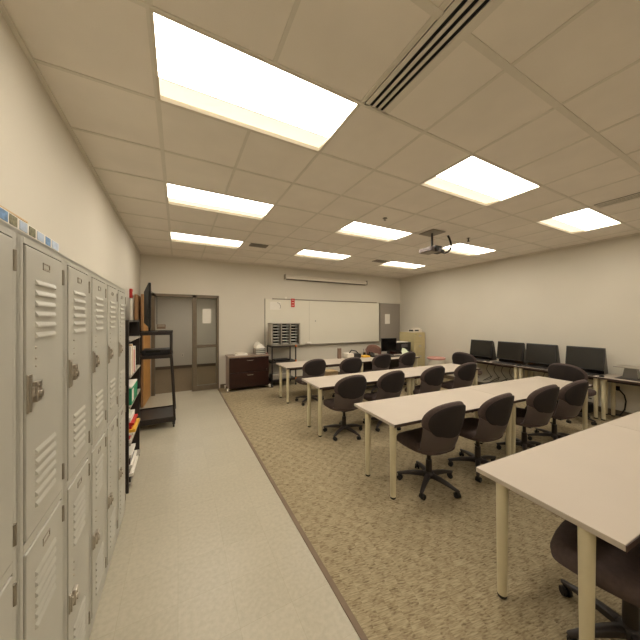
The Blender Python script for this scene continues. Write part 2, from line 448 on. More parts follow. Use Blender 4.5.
# ---------------------------------------------------------------- black bookcase with contents
BY0, BY1, BT = 3.22, 4.08, 1.70
t = thing('bookcase', 'tall narrow black bookcase against the left wall past the lockers', 'bookcase', (XL+.012, BY0, 0))
BD = .30
B().box(0, 0, 0, BD, .022, BT, .002).build('side_panel', blackm, t)
B().box(0, BY1-BY0-.022, 0, BD, BY1-BY0, BT, .002).build('side_panel', blackm, t)
B().box(0, .022, 0, .012, BY1-BY0-.022, BT).build('back_panel', blackm, t)
B().box(0, .022, BT-.022, BD, BY1-BY0-.022, BT).build('top_panel', blackm, t)
SZ = [.08, .47, .84, 1.14, 1.50]
for z in SZ: B().box(.012, .022, z-.018, BD+.012, BY1-BY0-.022, z, .003).build('shelf', greym, t)
B().box(.012, .022, 0, BD-.02, BY1-BY0-.022, .062).build('kick_board', blackm, t)
bx = XL+.012
def book(y, z, wy, h, dx, m, label, tilt=0, name='book', x0=.06, cat='book', pages=True, group='books and papers in the black bookcase'):
    o = thing(name, label, cat, (bx+x0, y, z+.001), 0, group); o.rotation_euler.x = tilt
    B().box(0, 0, 0, dx, wy, h, .002).build('cover', m, o)
    if pages: B().box(.004, .004, h, dx-.004, wy-.004, h+.002).build('pages', white, o)
ylist = [(3.30, .05, .29, white, 'cream upright binder nearest in the upper shelf of the bookcase'), (3.36, .045, .31, card, 'tan upright folder beside the cream binder in the bookcase'),
         (3.42, .06, .28, white, 'white thick binder in the middle of the upper bookcase shelf'), (3.5, .05, .24, red, 'red narrow book on the upper bookcase shelf'), (3.57, .06, .27, white, 'white binder farthest on the upper bookcase shelf')]
for y, wy, h, m, lab in ylist: book(y, 1.14, wy, h, .25, m, lab, name='binder', cat='binder')
o = thing('storage_box', 'green and white box on the middle shelf of the black bookcase', 'box', (bx+.05, 3.30, .841)); B().box(0, 0, 0, .265, .42, .17, .004).build('carton', green, o)
B().box(.265, .02, .03, .267, .12, .15).build('label_sheet', white, o); B().box(0, 0, .17, .265, .42, .185, .003).build('lid', white, o)
def flat(name, cat, y, z, x0, x1, wy, h, m, lab, rz=0):
    return tag(B().box(0, 0, 0, x1-x0, wy, h, .002).build(name, m, loc=(bx+x0, y, z+.0015), rz=rz), lab, cat, 'books and papers in the black bookcase')
zz = .47
for i, (h, m, x1, wy, lab) in enumerate(((.03, white, .31, .42, 'white book at the bottom of the pile on the second lowest bookcase shelf'), (.035, red, .30, .40, 'red book low in the pile on the bookcase shelf'),
        (.02, white, .33, .38, 'white booklet sticking out of the pile in the bookcase'), (.03, yellow, .345, .36, 'yellow book sticking out of the bookcase pile'),
        (.03, red, .31, .34, 'red book in the middle of the bookcase pile'), (.025, red, .33, .30, 'red thin book near the top of the bookcase pile'), (.05, white, .30, .30, 'white folder topping the pile in the bookcase'), (.04, palegreen, .27, .2, 'pale green pad on the very top of the bookcase pile'))):
    flat('book', 'book', 3.27+.012*i, zz, .05, x1, wy, h, m, lab); zz += h+.002
zz = .08
for i, (h, m, x1, wy, lab) in enumerate(((.05, blackp, .31, .42, 'black box file on the lowest bookcase shelf'), (.03, white, .33, .40, 'white papers on the black box file in the bookcase'),
        (.04, greym, .30, .38, 'grey box file in the lowest bookcase pile'), (.03, white, .32, .36, 'white papers above the grey box file in the bookcase'), (.06, wood_dark, .30, .3, 'dark brown box on top of the lowest bookcase pile'), (.03, white, .31, .3, 'white papers topping the lowest bookcase pile'))):
    flat('paper_stack' if m is white else 'box_file', 'papers' if m is white else 'file', 3.27+.01*i, zz, .05, x1, wy, h, m, lab); zz += h+.002

# ---------------------------------------------------------------- TV cart
t = thing('tv_cart', 'tall black wheeled media cart holding a television near the doorway', 'cart', (-.33, 5.2, 0))
y0, y1 = -.3, .34
for sy in (y0, y1):
    for sx in (-1, 1):
        B().tube([(sx*.285, sy, .1), (sx*.23, sy*.95, 1.12), (sx*.23, sy*.95, 1.5)], .016, 8).build('post', blackm, t)
for z, hw, lip in ((1.485, .25, .03), (1.12, .25, .03), (.14, .29, .03)):
    s = B().box(-hw, y0-.01, z, hw, y1+.01, z+.012, .002)
    s.box(-hw, y0-.012, z-.05 if z < .2 else z-.02, hw, y0, z+lip); s.box(-hw, y1, z-.02, hw, y1+.012, z+lip)
    s.box(hw-.012, y0, z-.02, hw, y1, z+.012); s.box(-hw, y0, z-.02, -hw+.012, y1, z+.012)
    s.build('shelf', blackm, t)
for sx in (-1, 1):
    for sy in (y0, y1):
        c = B().cyl((sx*.27-.012, sy, .045), (sx*.27+.012, sy, .045), .045, n=18); c.box(sx*.27-.02, sy-.012, .045, sx*.27+.02, sy+.012, .1)
        c.build('caster', rubber, t, True)
# TV on the cart, seen edge-on
t = thing('television', 'black flat television seen edge-on standing on the media cart', 'television', (-.405, 5.19, 1.4985), radians(4.2))
B().box(-.02, -.52, .07, .015, .46, .75, .008).build('screen_bezel', blackgloss, t)
B().box(.015, -.50, .09, .017, .44, .735).build('screen', scr, t)
B().rings([[(-.02, -.5, .1), (-.02, -.5, .74), (-.02, .44, .74), (-.02, .44, .1)], [(-.075, -.38, .16), (-.075, -.38, .62), (-.075, .32, .62), (-.075, .32, .16)]]).build('rear_housing', blackp, t)
s = B().box(-.09, -.22, 0, .12, .2, .015, .004); s.box(-.02, -.06, .015, .01, .04, .1); s.build('stand', blackp, t)
o = thing('video_player', 'black video player on the middle shelf of the media cart', 'video player', (-.30, 5.2, 1.1325))
B().box(-.2, -.15, 0, .2, .2, .09, .004).build('casing', blackp, o); B().box(-.15, -.153, .05, .05, -.15, .075).build('tape_slot', scr, o)
# cord and grey box hung from the door frame
t = thing('hanging_box', 'small grey-brown box on a thin cord hanging from the door frame head', 'box', (-.42, 7.08, 1.5))
B().tube([(0, 0, .1), (0, 0, .72), (-.06, 0, .8), (-.12, 0, .84)], .006, 6).build('cord', blackm, t)
B().box(0, -.03, 0, .17, .03, .1, .004).build('casing', brass, t); B().box(.015, -.033, .05, .155, -.03, .085).build('face_plate', greym, t)
# paper on sidelight glass, hall switch
tag(B().box(.53, YB+.034, 1.97-.35, .72, YB+.036, 1.97).build('paper_notice', white), 'white paper notice taped to the upper sidelight glass', 'notice')
t = thing('wall_outlet', 'small white wall outlet low on the hallway wall seen through the doorway', 'outlet', (.1, HY, .4))
B().box(0, -.01, 0, .08, 0, .12, .003).build('cover_plate', whitep, t)
B().box(.03, -.012, .03, .05, -.01, .09).build('socket', greym, t)

# ---------------------------------------------------------------- whiteboard wall
t = thing('whiteboard', 'long wall-mounted whiteboard with thin aluminium frame', 'whiteboard', (2.07, YB, 1.0))
WL, WH = 3.88, 1.26
B().box(0, -.02, 0, WL, -.002, WH).build('panel', boardm, t)
f = B().box(-.015, -.026, -.015, 0, 0, WH+.015); f.box(WL, -.026, -.015, WL+.015, 0, WH+.015); f.box(-.015, -.026, -.015, WL+.015, 0, 0)
f.build('frame', alum, t)
B().box(.2, -.034, WH, WL-.1, 0, WH+.03, .003).build('map_rail', alum, t)
B().box(.55, -.09, -.02, WL, -.02, -.008, .002).build('tray', alum, t)
B().box(WL*.0+1.3, -.022, 0, 1.304, -.0195, WH).build('seam', greym, t)
t = thing('board_eraser', 'white rag and eraser on the whiteboard tray right of the sorter', 'eraser', (3.22, YB-.085, .993))
B().box(0, 0, 0, .16, .05, .03, .01).build('felt', greym, t); B().box(.05, .0, .03, .2, .05, .075, .015).build('rag', white, t)
tag(B().lathe([(.014, -.035), (.012, -.0215)], (3.57, YB, 1.67), 12, 'y').build('magnet', blackp, smooth=True), 'small black round magnet in the middle of the whiteboard', 'magnet')
t = thing('red_sign', 'narrow red sign with white marks at the top of the whiteboard', 'sign', (2.80, YB-.036, 2.06))
B().box(0, -.004, 0, .11, 0, .24, .001).build('board', red, t)
for z in (.05, .12, .19): B().box(.025, -.0055, z, .085, -.004, z+.012).build('marking', white, t)
tag(B().box(2.62, YB-.03, 2.26, 2.68, YB-.024, 2.34).build('clip_tag', white), 'small white tag clipped to the rail left of the red sign', 'tag')
t = thing('taped_sheet', 'white paper sheet with a grey sketch at the top left corner of the whiteboard', 'paper', (2.2, YB-.021, 1.98))
B().box(0, -.002, 0, .3, 0, .22).build('sheet', white, t)
B().tube([(.2, -.004, .2), (.27, -.004, .17), (.3, -.004, .1), (.28, -.004, .03)], .007, 6).build('drawn_line', alum, t)
# roll-up projection screen
t = thing('projection_screen', 'rolled-up projection screen in a long white housing above the whiteboard', 'screen', (2.62, YB, 2.83))
B().prism([(0, 0), (-.11, .01), (-.12, .06), (-.09, .115), (0, .12)], 0, 2.75, 'x').build('housing', whitep, t)
B().box(.02, -.095, -.012, 2.73, -.05, .004).build('slot_bar', edged, t)
for x in (-.02, 2.75): B().box(x, -.13, -.005, x+.02, 0, .13, .003).build('end_cap', alum, t)
# grey pinboard
t = thing('pinboard', 'grey fabric pinboard panel in the far corner beside the whiteboard', 'pinboard', (6.0, YB, .98))
B().box(0, -.03, 0, .86, -.001, 1.27, .003).build('panel', pinm, t)
f = B().box(-.01, -.034, 0, 0, 0, 1.27); f.box(.86, -.034, 0, .87, 0, 1.27); f.box(-.01, -.034, 1.27, .87, 0, 1.28); f.build('frame', alum, t)
tag(B().box(6.20, YB-.036, 1.57, 6.41, YB-.0305, 1.90).build('paper_notice', white), 'white paper notice pinned to the grey pinboard', 'notice')

# lateral file
t = thing('lateral_file_cabinet', 'dark mahogany two-drawer lateral file cabinet on white casters by the doorway', 'cabinet', (1.06, 6.6, 0))
B().box(0, .02, .075, .96, .48, .80).build('body', wood_dark, t)
B().box(-.004, .0, .075, 0, .48, .80).build('side_panel', wood_lit, t)
B().box(-.015, -.015, .80, .975, .49, .835, .004).build('top', wood_lit, t)
for z0, z1 in ((.10, .44), (.45, .79)):
    d = B().box(.01, -.004, z0, .95, .02, z1, .003).build('drawer', wood_dark, t)
    h = B().tube([(.42, -.004, z1-.06), (.43, -.03, z1-.065), (.55, -.03, z1-.065), (.56, -.004, z1-.06)], .006, 6).build('handle', alum, d)
B().lathe([(.01, -.01), (.01, -.004)], (.90, 0, .48), 12, 'y').build('lock', steel, t)
for x in (-.03, .99):
    for y in (.04, .42):
        c = B().cyl((x-.015, y, .035), (x+.015, y, .035), .035, n=16); c.box(x-.02 if x < .5 else x-.04, y-.02, .06, x+.04 if x < .5 else x+.02, y+.02, .085)
        c.build('caster', whitep, t, True)
o = thing('paper_tray', 'dark three-tier paper tray heaped with white paper on the mahogany cabinet', 'tray', (1.72, 6.72, .8365))
for k in range(3):
    B().box(0, 0, .05*k, .24, .3, .05*k+.006).build('tier', blackp, o)
    for sx in (0, .236): B().box(sx, 0, .05*k, sx+.004, .3, .05*k+.05).build('tier_side', greym, o)
    B().box(.01, .005, .05*k+.007, .23, .29, .05*k+.03).build('paper_stack', white, o)
tag(B().rings([[(-.02+.26*u, -.03+.02*math.sin(u*3), .0+.11*math.sin(pi*min(u*1.0+.08, 1))) for u in (0, .2, .4, .6, .8, 1)] + [(.24, -.03, -.005), (-.02, -.03, -.005)],
      [(-.0+.22*u, .27, .02+.13*math.sin(pi*min(u+.08, 1))) for u in (0, .2, .4, .6, .8, 1)] + [(.22, .27, -.005), (0, .27, -.005)]]).build('paper_heap', white, loc=(1.73, 6.73, .994)), 'curved heap of white paper on top of the paper tray', 'papers')
o = thing('paper_pile', 'low white pile of papers on the left of the mahogany cabinet', 'papers', (1.22, 6.72, .8365))
B().box(0, 0, 0, .3, .22, .03, .003).build('sheets', white, o); B().box(.03, .02, .03, .24, .2, .055, .003, rot=Matrix.Rotation(.2, 3, 'Z')).build('booklet', whitep, o)
tag(B().lathe([(.02, 0), (.025, .02), (.02, .04)], (1.99, 6.68, .8365), 12).build('red_stamp', pink, smooth=True), 'small pinkish-red stamp on the right front corner of the mahogany cabinet', 'stamp')

# black cart with literature sorter
t = thing('utility_cart', 'black wheeled shelf cart under the grey literature sorter', 'cart', (2.10, 6.6, 0))
for x in (0, .64):
    for y in (0, .4): B().box(x-.014, y-.014, .08, x+.014, y+.014, 1.02).build('post', blackm, t)
for z in (.16, .62, 1.02):
    s = B().box(-.01, -.01, z, .65, .41, z+.015); s.box(-.012, -.012, z-.02, .652, 0, z+.02); s.box(-.012, .4, z-.02, .652, .412, z+.02); s.box(-.012, 0, z-.02, 0, .4, z+.02); s.box(.64, 0, z-.02, .652, .4, z+.02)
    s.build('shelf', blackm, t)
for x in (0, .64):
    for y in (0, .4):
        c = B().cyl((x-.012, y, .035), (x+.012, y, .035), .035, n=14); c.box(x-.014, y-.01, .035, x+.014, y+.01, .09); c.build('caster', rubber, t, True)
for z in (.15, .61, 1.0): B().box(.625, -.017, z, .66, -.0125, z+.05).build('orange_bracket', orange, t)
t = thing('literature_sorter', 'grey sorter with three columns of dark paper slots in front of the whiteboard', 'sorter', (2.07, 6.6, 1.0405))
W_, Dp, Hh = .80, .28, .58
c = B().box(0, 0, 0, .05, Dp, Hh); c.box(W_-.03, 0, 0, W_, Dp, Hh); c.box(0, 0, 0, W_, Dp, .025); c.box(0, 0, Hh-.025, W_, Dp, Hh)
colx = [.05, .295, .54]; cw = .215
for x in (.265, .51): c.box(x, 0, 0, x+.03, Dp, Hh)
c.build('carcass', greym, t)
B().box(.01, Dp-.012, .01, W_-.01, Dp-.004, Hh-.01).build('back_panel', dark, t)
ch = (Hh-.05)/7
for x in colx:
    for k in range(7):
        z = .025+k*ch
        B().box(x, .0, z+ch*.18, x+cw, Dp-.012, z+ch*.26).build('slot_shelf', blackp, t)
        B().box(x+.03, .02, z+ch*.26, x+cw-.03, Dp-.03, z+ch*.42).build('paper_stack', white, t)
tag(B().box(2.2, 6.65, .6365, 2.6, 6.9, .68, .004).build('flat_device', blackp), 'flat black device on the middle shelf of the black cart', 'device')
tag(B().box(2.13, 6.66, .1765, 2.62, 6.93, .30, .01).build('grey_carton', greym), 'grey box on the bottom shelf of the black cart', 'box')

# ---------------------------------------------------------------- tables
TZ = .73
def table(Lg, Dd, label, group, name='table', panel=False, back=.22, front=.075, xin=.042):
    t = thing(name, label, 'table', group=group)
    B().box(.0, .004, TZ-.03, Lg, Dd-.004, TZ, .003).build('tabletop', topm, t)
    B().box(0, 0, TZ-.029, Lg, .004, TZ-.002).build('edge_band', edged, t); B().box(0, Dd-.004, TZ-.029, Lg, Dd, TZ-.002).build('edge_band', edged, t)
    r = B()
    r.box(.1, .10, TZ-.075, Lg-.1, .13, TZ-.03); r.box(.1, Dd-.13, TZ-.075, Lg-.1, Dd-.10, TZ-.03)
    r.box(.08, .1, TZ-.075, .11, Dd-.1, TZ-.03); r.box(Lg-.11, .1, TZ-.075, Lg-.08, Dd-.1, TZ-.03)
    r.build('frame', edged, t)
    for x in (xin, Lg-xin):
        for y in (front, Dd-back):
            l = B().tube([(x, y, .02), (x, y, TZ-.03)], [.026, .033], 18).build('leg', legm, t, True)
            B().lathe([(.022, 0), (.026, .006), (.026, .02)], (x, y, .0), 16).build('glide', rubber, l, True)
    if panel: B().box(.14, Dd-.12, .12, Lg-.14, Dd-.1, TZ-.08).build('modesty_panel', blackm, t)
    return t
def row(x, y, ang, labs, Dd=.74, Lg=1.828, panels=(0, 0), **kw):
    a = radians(ang)
    for k, lab in enumerate(labs):
        o = table(Lg, Dd, lab, 'long cream classroom tables', 'classroom_table', panels[k], **kw)
        o.location = (x+cos(a)*(Lg+.004)*k, y+sin(a)*(Lg+.004)*k, .004); o.rotation_euler.z = a
row(1.70, .415, -2.9, ['cream classroom table nearest the camera, its corner and thick leg at lower right', 'cream classroom table at the right edge of the nearest row'], .69, back=.15, front=.145, xin=.036)
row(1.765, 1.885, -3.2, ['cream table at the left end of the second row with two dark chairs', 'cream table at the right end of the second row with two chairs close together'], .71, 1.85)
row(1.79, 3.42, -1.8, ['cream table at the left end of the third row', 'cream table at the right end of the third row'], .69, 1.79)
row(1.94, 5.12, -1.0, ['cream table at the left end of the farthest row, in front of the sorter', 'cream table at the right end of the farthest row, carrying the black monitor'], .74, panels=(0, 1))
# computer tables by the right wall
for k, (ya, yb, lab) in enumerate(((.06, 1.87, 'computer table by the right wall nearest the camera, carrying the monitor riser'), (1.88, 3.12, 'computer table by the right wall under the two nearer monitors'), (3.13, 4.42, 'computer table by the right wall under the two farther monitors'))):
    o = table(yb-ya, .58, lab, 'cream computer tables along the right wall', 'computer_table', back=.075)
    o.location = (6.88, ya, .004); o.rotation_euler.z = radians(90)

# ---------------------------------------------------------------- task chair
def sq(a, e): return (abs(cos(a))**e*(1 if cos(a) >= 0 else -1), abs(sin(a))**e*(1 if sin(a) >= 0 else -1))
def yb_(x, z): return -.235 - .2*(z-.60) + .085*(x/.25)**2
def pad(hw, hh, cz, th, ex=.78, n=40, off=0, ry=yb_):
    rings = []
    prof = []
    for r in (.02, .35, .65, .85, .95, .99): prof.append((r, 1))
    for r in (1.0,): prof.append((r, 0))
    for r in (.99, .95, .85, .65, .35, .02): prof.append((r, -1))
    for r, sgn in prof:
        ring = []
        for k in range(n):
            a = 2*pi*k/n; cx, cz_ = sq(a, ex)
            x = hw*cx*r*(1 - .10*max(0, -cz_)); z = cz+hh*cz_*r
            h = th*(1-r**5)**.5 if r < 1 else 0
            ring.append((x, ry(x, z)+off+sgn*h, z))
        rings.append(ring)
    return rings
def make_chair(fab, pan, shl, label):
    t = thing('task_chair', label, 'chair', group='dark swivel task chairs')
    # seat
    rs = []
    for r, z, in ((.02, .485), (.5, .488), (.8, .486), (.93, .476), (1.0, .445), (.98, .412), (.9, .398), (.02, .392)):
        ring = []
        for k in range(40):
            a = 2*pi*k/40; cx, cy = sq(a, .72)
            x = .262*cx*r*(1+.04*cy); y = .045+.265*cy*r
            zz = z + (.012*(x/.25)**2 if z > .43 else 0) - (.03*max(0, (y-.16)/.11)**2 if z > .41 else 0) + (.02*max(0, (-y)/.2)**2 if z > .43 else 0)
            ring.append((x, y, zz))
        rs.append(ring)
    B().rings(rs).build('seat', fab, t, True)
    B().rings(pad(.27, .195, .735, .045, ex=.9)).build('backrest', fab, t, True)
    B().rings(pad(.248, .172, .738, .012, ex=.9, off=-.041)).build('back_panel', pan, t, True)
    # lower shell: up the back and under the seat
    b = bmesh.new(); V = []
    NS, NX = 16, 18
    for i in range(NS+1):
        s = i/NS; rowv = []
        for j in range(NX+1):
            u = -1+2*j/NX
            zt = .585+.095*abs(u)**1.9
            path_len = (zt-.47)
            if s < .5:
                q = s/.5; z = zt-(path_len)*q; hw = .262-.014*q*q
                x = hw*u; y = yb_(x, z)-.052 + .035*abs(u)**3 + .02*q*q
            else:
                q = (s-.5)/.5; ang = q*pi/2
                z = .47-.105*sin(ang)*(1-.35*abs(u)**3); hw = .248-.04*q*q; x = hw*u
                y0_ = yb_(.248*u, .47)-.052+.035*abs(u)**3+.02
                y = y0_ + .09*(1-cos(ang)) + .20*q*q
            rowv.append(b.verts.new((x, y, z)))
        V.append(rowv)
    for i in range(NS):
        for j in range(NX): b.faces.new((V[i][j], V[i][j+1], V[i+1][j+1], V[i+1][j]))
    bmesh.ops.recalc_face_normals(b, faces=b.faces)
    r = bmesh.ops.solidify(b, geom=b.faces[:], thickness=.014)
    bb = B(); bb.add(b); bb.build('back_shell', shl, t, True)
    B().box(-.1, -.12, .36, .1, .1, .385, .006).build('mechanism', basem, t)
    B().tube([(.09, .03, .372), (.17, .04, .37), (.235, .05, .355)], [.006, .006, .01], 8).build('lever', blackp, t, True)
    c = B().tube([(0, 0, .42), (0, 0, .25)], .02, 14); c.tube([(0, 0, .255), (0, 0, .10)], [.03, .033], 16); c.build('gas_column', blackm, t, True)
    B().lathe([(.03, .075), (.052, .08), (.055, .115), (.04, .13), (.03, .135)], n=20).build('hub', basem, t, True)
    for k in range(5):
        a = 2*pi*k/5-.1; d = Vector((cos(a), sin(a), 0)); p = Vector((-sin(a), cos(a), 0))
        rr = []
        for s, wd, zt, zb in ((.03, .026, .125, .085), (.12, .022, .122, .082), (.2, .019, .108, .076), (.27, .017, .088, .066), (.305, .015, .08, .064), (.315, .008, .076, .066)):
            c0 = d*s
            rr.append([tuple(c0+p*wd+Vector((0, 0, zb))), tuple(c0+p*wd+Vector((0, 0, zt-.008))), tuple(c0+p*wd*.5+Vector((0, 0, zt))), tuple(c0-p*wd*.5+Vector((0, 0, zt))), tuple(c0-p*wd+Vector((0, 0, zt-.008))), tuple(c0-p*wd+Vector((0, 0, zb)))])
        B().rings(rr).build('leg', basem, t, True)
        e = d*.3; tw = a+1.1; q = Vector((cos(tw), sin(tw), 0)); q2 = Vector((-sin(tw), cos(tw), 0))
        cc = e + q2*.014; w1 = B()
        for sg in (-1, 1):
            c1 = cc+q*(.007*sg); c2 = cc+q*(.024*sg); w1.tube([tuple(c1+Vector((0, 0, .027))), tuple(c2+Vector((0, 0, .027)))], [.027, .024], 16)
        w1.tube([tuple(cc+Vector((0, 0, .027))-q*.01), tuple(cc+Vector((0, 0, .027))+q*.01)], .012, 8)
        w1.tube([tuple(e+Vector((0, 0, .03))), tuple(e+Vector((0, 0, .07)))], .007, 8)
        w1.build('caster', rubber, t, True)
    return t
CZ = .0045
CH = make_chair(fabric, panelm, shellm, 'dark swivel chair under the nearest table, mostly hidden at lower right')
CH.location = (2.06, .49, CZ); CH.rotation_euler.z = radians(12)
chairs = [
 (2.30, 1.96, -2, 'dark swivel chair at the left end of the second table row, base fully in view'),
 (3.03, 1.90, 2, 'dark swivel chair second from the left at the second table row'),
 (3.94, 1.86, -2, 'left one of two close dark swivel chairs at the second table row'),
 (4.61, 1.81, -3, 'right one of two close dark swivel chairs, at the right end of the second row'),
 (2.20, 3.42, 0, 'dark swivel chair at the left end of the third table row'),
 (2.93, 3.40, 2, 'dark swivel chair second from the left at the third table row'),
 (3.87, 3.40, 0, 'dark swivel chair third from the left at the third table row'),
 (4.72, 3.38, -2, 'dark swivel chair at the right end of the third table row'),
 (2.43, 5.07, 3, 'dark swivel chair at the left end of the farthest table row'),
 (3.24, 4.93, -3, 'dark swivel chair second from the left at the farthest table row, beside the small carton'),
 (4.20, 5.10, 0, 'dark swivel chair third from the left at the farthest table row'),
 (4.98, 5.08, 3, 'dark swivel chair at the right end of the farthest table row'),
 (5.97, 2.10, -92, 'dark swivel chair turned to the right wall, in front of the nearest monitor'),
 (5.95, 3.98, -80, 'dark swivel chair turned to the right wall, in front of the farthest monitor'),
]
for x, y, r, lab in chairs:
    o = dup(CH, (x, y, CZ), radians(r), lab)
    if x > 5.8:      # the two chairs at the wall are set a little higher
        for c in o.children:
            if c.name.split('.')[0] in ('seat', 'backrest', 'back_panel', 'back_shell', 'mechanism', 'lever'): c.location.z += .045
tc = make_chair(fabrimb, fabrimb, shellm, "brown-upholstered swivel chair behind the farthest table row, facing the room")
tc.location = (5.32, 6.44, CZ); tc.rotation_euler.z = radians(172)

# ---------------------------------------------------------------- things on the farthest row
z4 = TZ+.0045
t = thing('tall_tin', 'tall narrow brown tin standing on the farthest table', 'tin', (3.58, 5.78, z4)); B().box(-.045, -.03, 0, .045, .03, .255, .006).build('tin_body', mat('tin_brown', (130, 105, 88), .5), t); B().box(-.047, -.032, .255, .047, .032, .27, .004).build('lid', greym, t)
t = thing('tape_machine', 'grey and black desk machine on the farthest table beside the tall tin', 'machine', (3.72, 5.62, z4))
B().box(0, 0, 0, .2, .24, .13, .02).build('casing', whitep, t); B().box(.2, .0, 0, .42, .24, .11, .02).build('dark_housing', blackp, t)
B().tube([(.12, .1, .13), (.18, .1, .2), (.32, .1, .17), (.4, .1, .1)], .014, 8).build('handle', blackp, t, True)
tag(B().box(4.2, 5.62, z4, 4.42, 5.82, z4+.04, .003).build('orange_book', yellow), 'yellow-orange book on the farthest table left of the telephone', 'book')
t = thing('telephone', 'black desk telephone on the farthest table', 'telephone', (4.47, 5.58, z4))
B().rings([[(0, 0, 0), (.24, 0, 0), (.24, 0, .03), (0, 0, .03)], [(0, .2, 0), (.24, .2, 0), (.24, .2, .08), (0, .2, .08)]]).build('base', blackp, t)
B().tube([(.04, 0, .06), (.04, .03, .1), (.04, .17, .12), (.04, .2, .08)], [.022, .015, .015, .022], 10).build('handset', blackp, t, True)
for k in range(4): B().box(.1+.03*k, .03, .047, .12+.03*k, .12, .075).build('key_row', greym, t)
t = thing('pen_cup', 'black pen cup with pens on the farthest table beside the telephone', 'cup', (4.40, 5.84, z4))
B().lathe([(.035, 0), (.04, .1), (.034, .1), (.03, .01)], n=16).build('cup_body', blackp, t, True)
for k in range(4): B().tube([(.01*cos(k*1.6), .01*sin(k*1.6), .02), (.035*cos(k*1.6), .035*sin(k*1.6), .2)], .004, 6).build('pen', (blackp, white, blackp, red)[k], t)
tag(B().box(4.56, 5.40, z4, 4.86, 5.56, z4+.02, .003).build('paper_stack', white), 'flat white papers on the farthest table left of the monitor', 'papers')
t = thing('monitor', 'black computer monitor on the farthest table in front of the grey pinboard', 'monitor', (5.12, 5.70, z4), radians(-8))
B().box(-.24, -.02, .11, .24, .02, .47, .006).build('bezel', blackp, t); B().box(-.225, -.0215, .13, .225, -.02, .455).build('screen', blackgloss, t)
B().box(-.03, .0, .02, .03, .05, .2).build('neck', blackp, t); B().box(-.13, -.06, 0, .13, .1, .02, .005).build('stand_foot', blackp, t)
t = thing('keyboard', 'black keyboard in front of the monitor on the farthest table', 'keyboard', (4.90, 5.36, z4)); B().box(0, 0, 0, .36, .13, .02, .004).build('key_tray', blackp, t); B().box(.01, .01, .02, .35, .12, .025).build('keys', mat('keys_dark', (44, 40, 38), .6), t)
t = thing('green_papers', 'pale green papers propped up in a folder beside the monitor on the farthest table', 'papers', (5.42, 5.34, z4), radians(-20))
B().rings([[(-.12, 0, 0), (.12, 0, 0), (.09, 0, .02), (-.12, 0, .02)], [(-.1, .09, .1), (.12, .09, .08), (.1, .1, .1), (-.1, .1, .12)], [(-.06, .13, .2), (.03, .13, .17), (.03, .14, .18), (-.06, .14, .21)]]).build('sheets', palegreen, t)
B().prism([(.0, 0), (.15, 0), (.15, .14), (.12, .15)], -.06, .06, 'x').build('folder', palegreen, t)
# printer on a stand beside the file cabinet
t = thing('printer_stand', 'dark brown printer stand beside the tan file cabinet', 'stand', (5.72, 6.0, .004))
B().box(0, 0, .72, .6, .45, .75, .003).build('top', wood_dark, t)
for a in (0, .575): B().box(a, .01, 0, a+.025, .44, .72).build('side_panel', wood_dark, t)
B().box(.025, .42, .1, .575, .435, .7).build('back_panel', wood_dark, t); B().box(.025, .02, .35, .575, .42, .37).build('shelf', wood_dark, t)
t = thing('printer', 'black office printer with white paper on top next to the tan file cabinet', 'printer', (5.74, 6.03, .7555))
B().box(0, 0, 0, .56, .38, .27, .012).build('casing', blackp, t); B().box(.16, -.004, .13, .42, 0, .22).build('control_panel', mat('panel_grey', (84, 80, 82), .3), t)
B().box(.05, -.06, .03, .43, 0, .045).build('output_tray', blackp, t); B().box(.0, .02, .261, .46, .36, .285, .003).build('paper_stack', white, t)
# tan file cabinet
t = thing('file_cabinet', 'tall tan four-drawer file cabinet in the far right corner', 'cabinet', (6.42, 6.0, .004))
B().box(0, .012, 0, .46, .64, 1.31, .004).build('body', tanm, t)
for k in range(4):
    d = B().box(.012, -.004, .03+k*.318, .448, .012, .335+k*.318, .004).build('drawer', tanm, t)
    B().box(.17, -.02, .22+k*.318, .29, -.004, .235+k*.318).build('handle', steel, d); B().box(.18, -.008, .25+k*.318, .28, -.004, .285+k*.318).build('card_holder', steel, d)
B().lathe([(.01, -.012), (.01, -.004)], (.05, 0, 1.26), 12, 'y').build('lock', blackp, t)
t = thing('radio', 'small white and black machine on top of the tan file cabinet', 'machine', (6.46, 6.06, 1.315))
B().box(0, 0, 0, .36, .25, .09, .01).build('casing', whitep, t); B().box(.03, -.004, .04, .2, 0, .08).build('dark_display', blackp, t); B().box(-.004, .03, .03, 0, .2, .08).build('side_vent', blackp, t)
B().box(.1, .05, .09, .34, .2, .13, .008).build('lid', whitep, t)
# bin by the right wall
t = thing('waste_bin', 'tall white waste bin with a pinkish-red rim by the right wall near the corner', 'bin', (6.58, 5.35, .004))
B().lathe([(.17, 0), (.2, .3), (.235, .60), (.225, .60), (.19, .3), (.16, .02)], n=28).build('bin_body', whitep, t, True)
B().lathe([(.237, .57), (.25, .585), (.25, .615), (.225, .62), (.225, .6)], n=28).build('rim', pink, t, True)
tag(B().box(3.42, 6.1, .0045, 3.74, 6.4, .36, .003).build('carton', card), 'small tan cardboard carton on the floor behind the farthest table row', 'box')

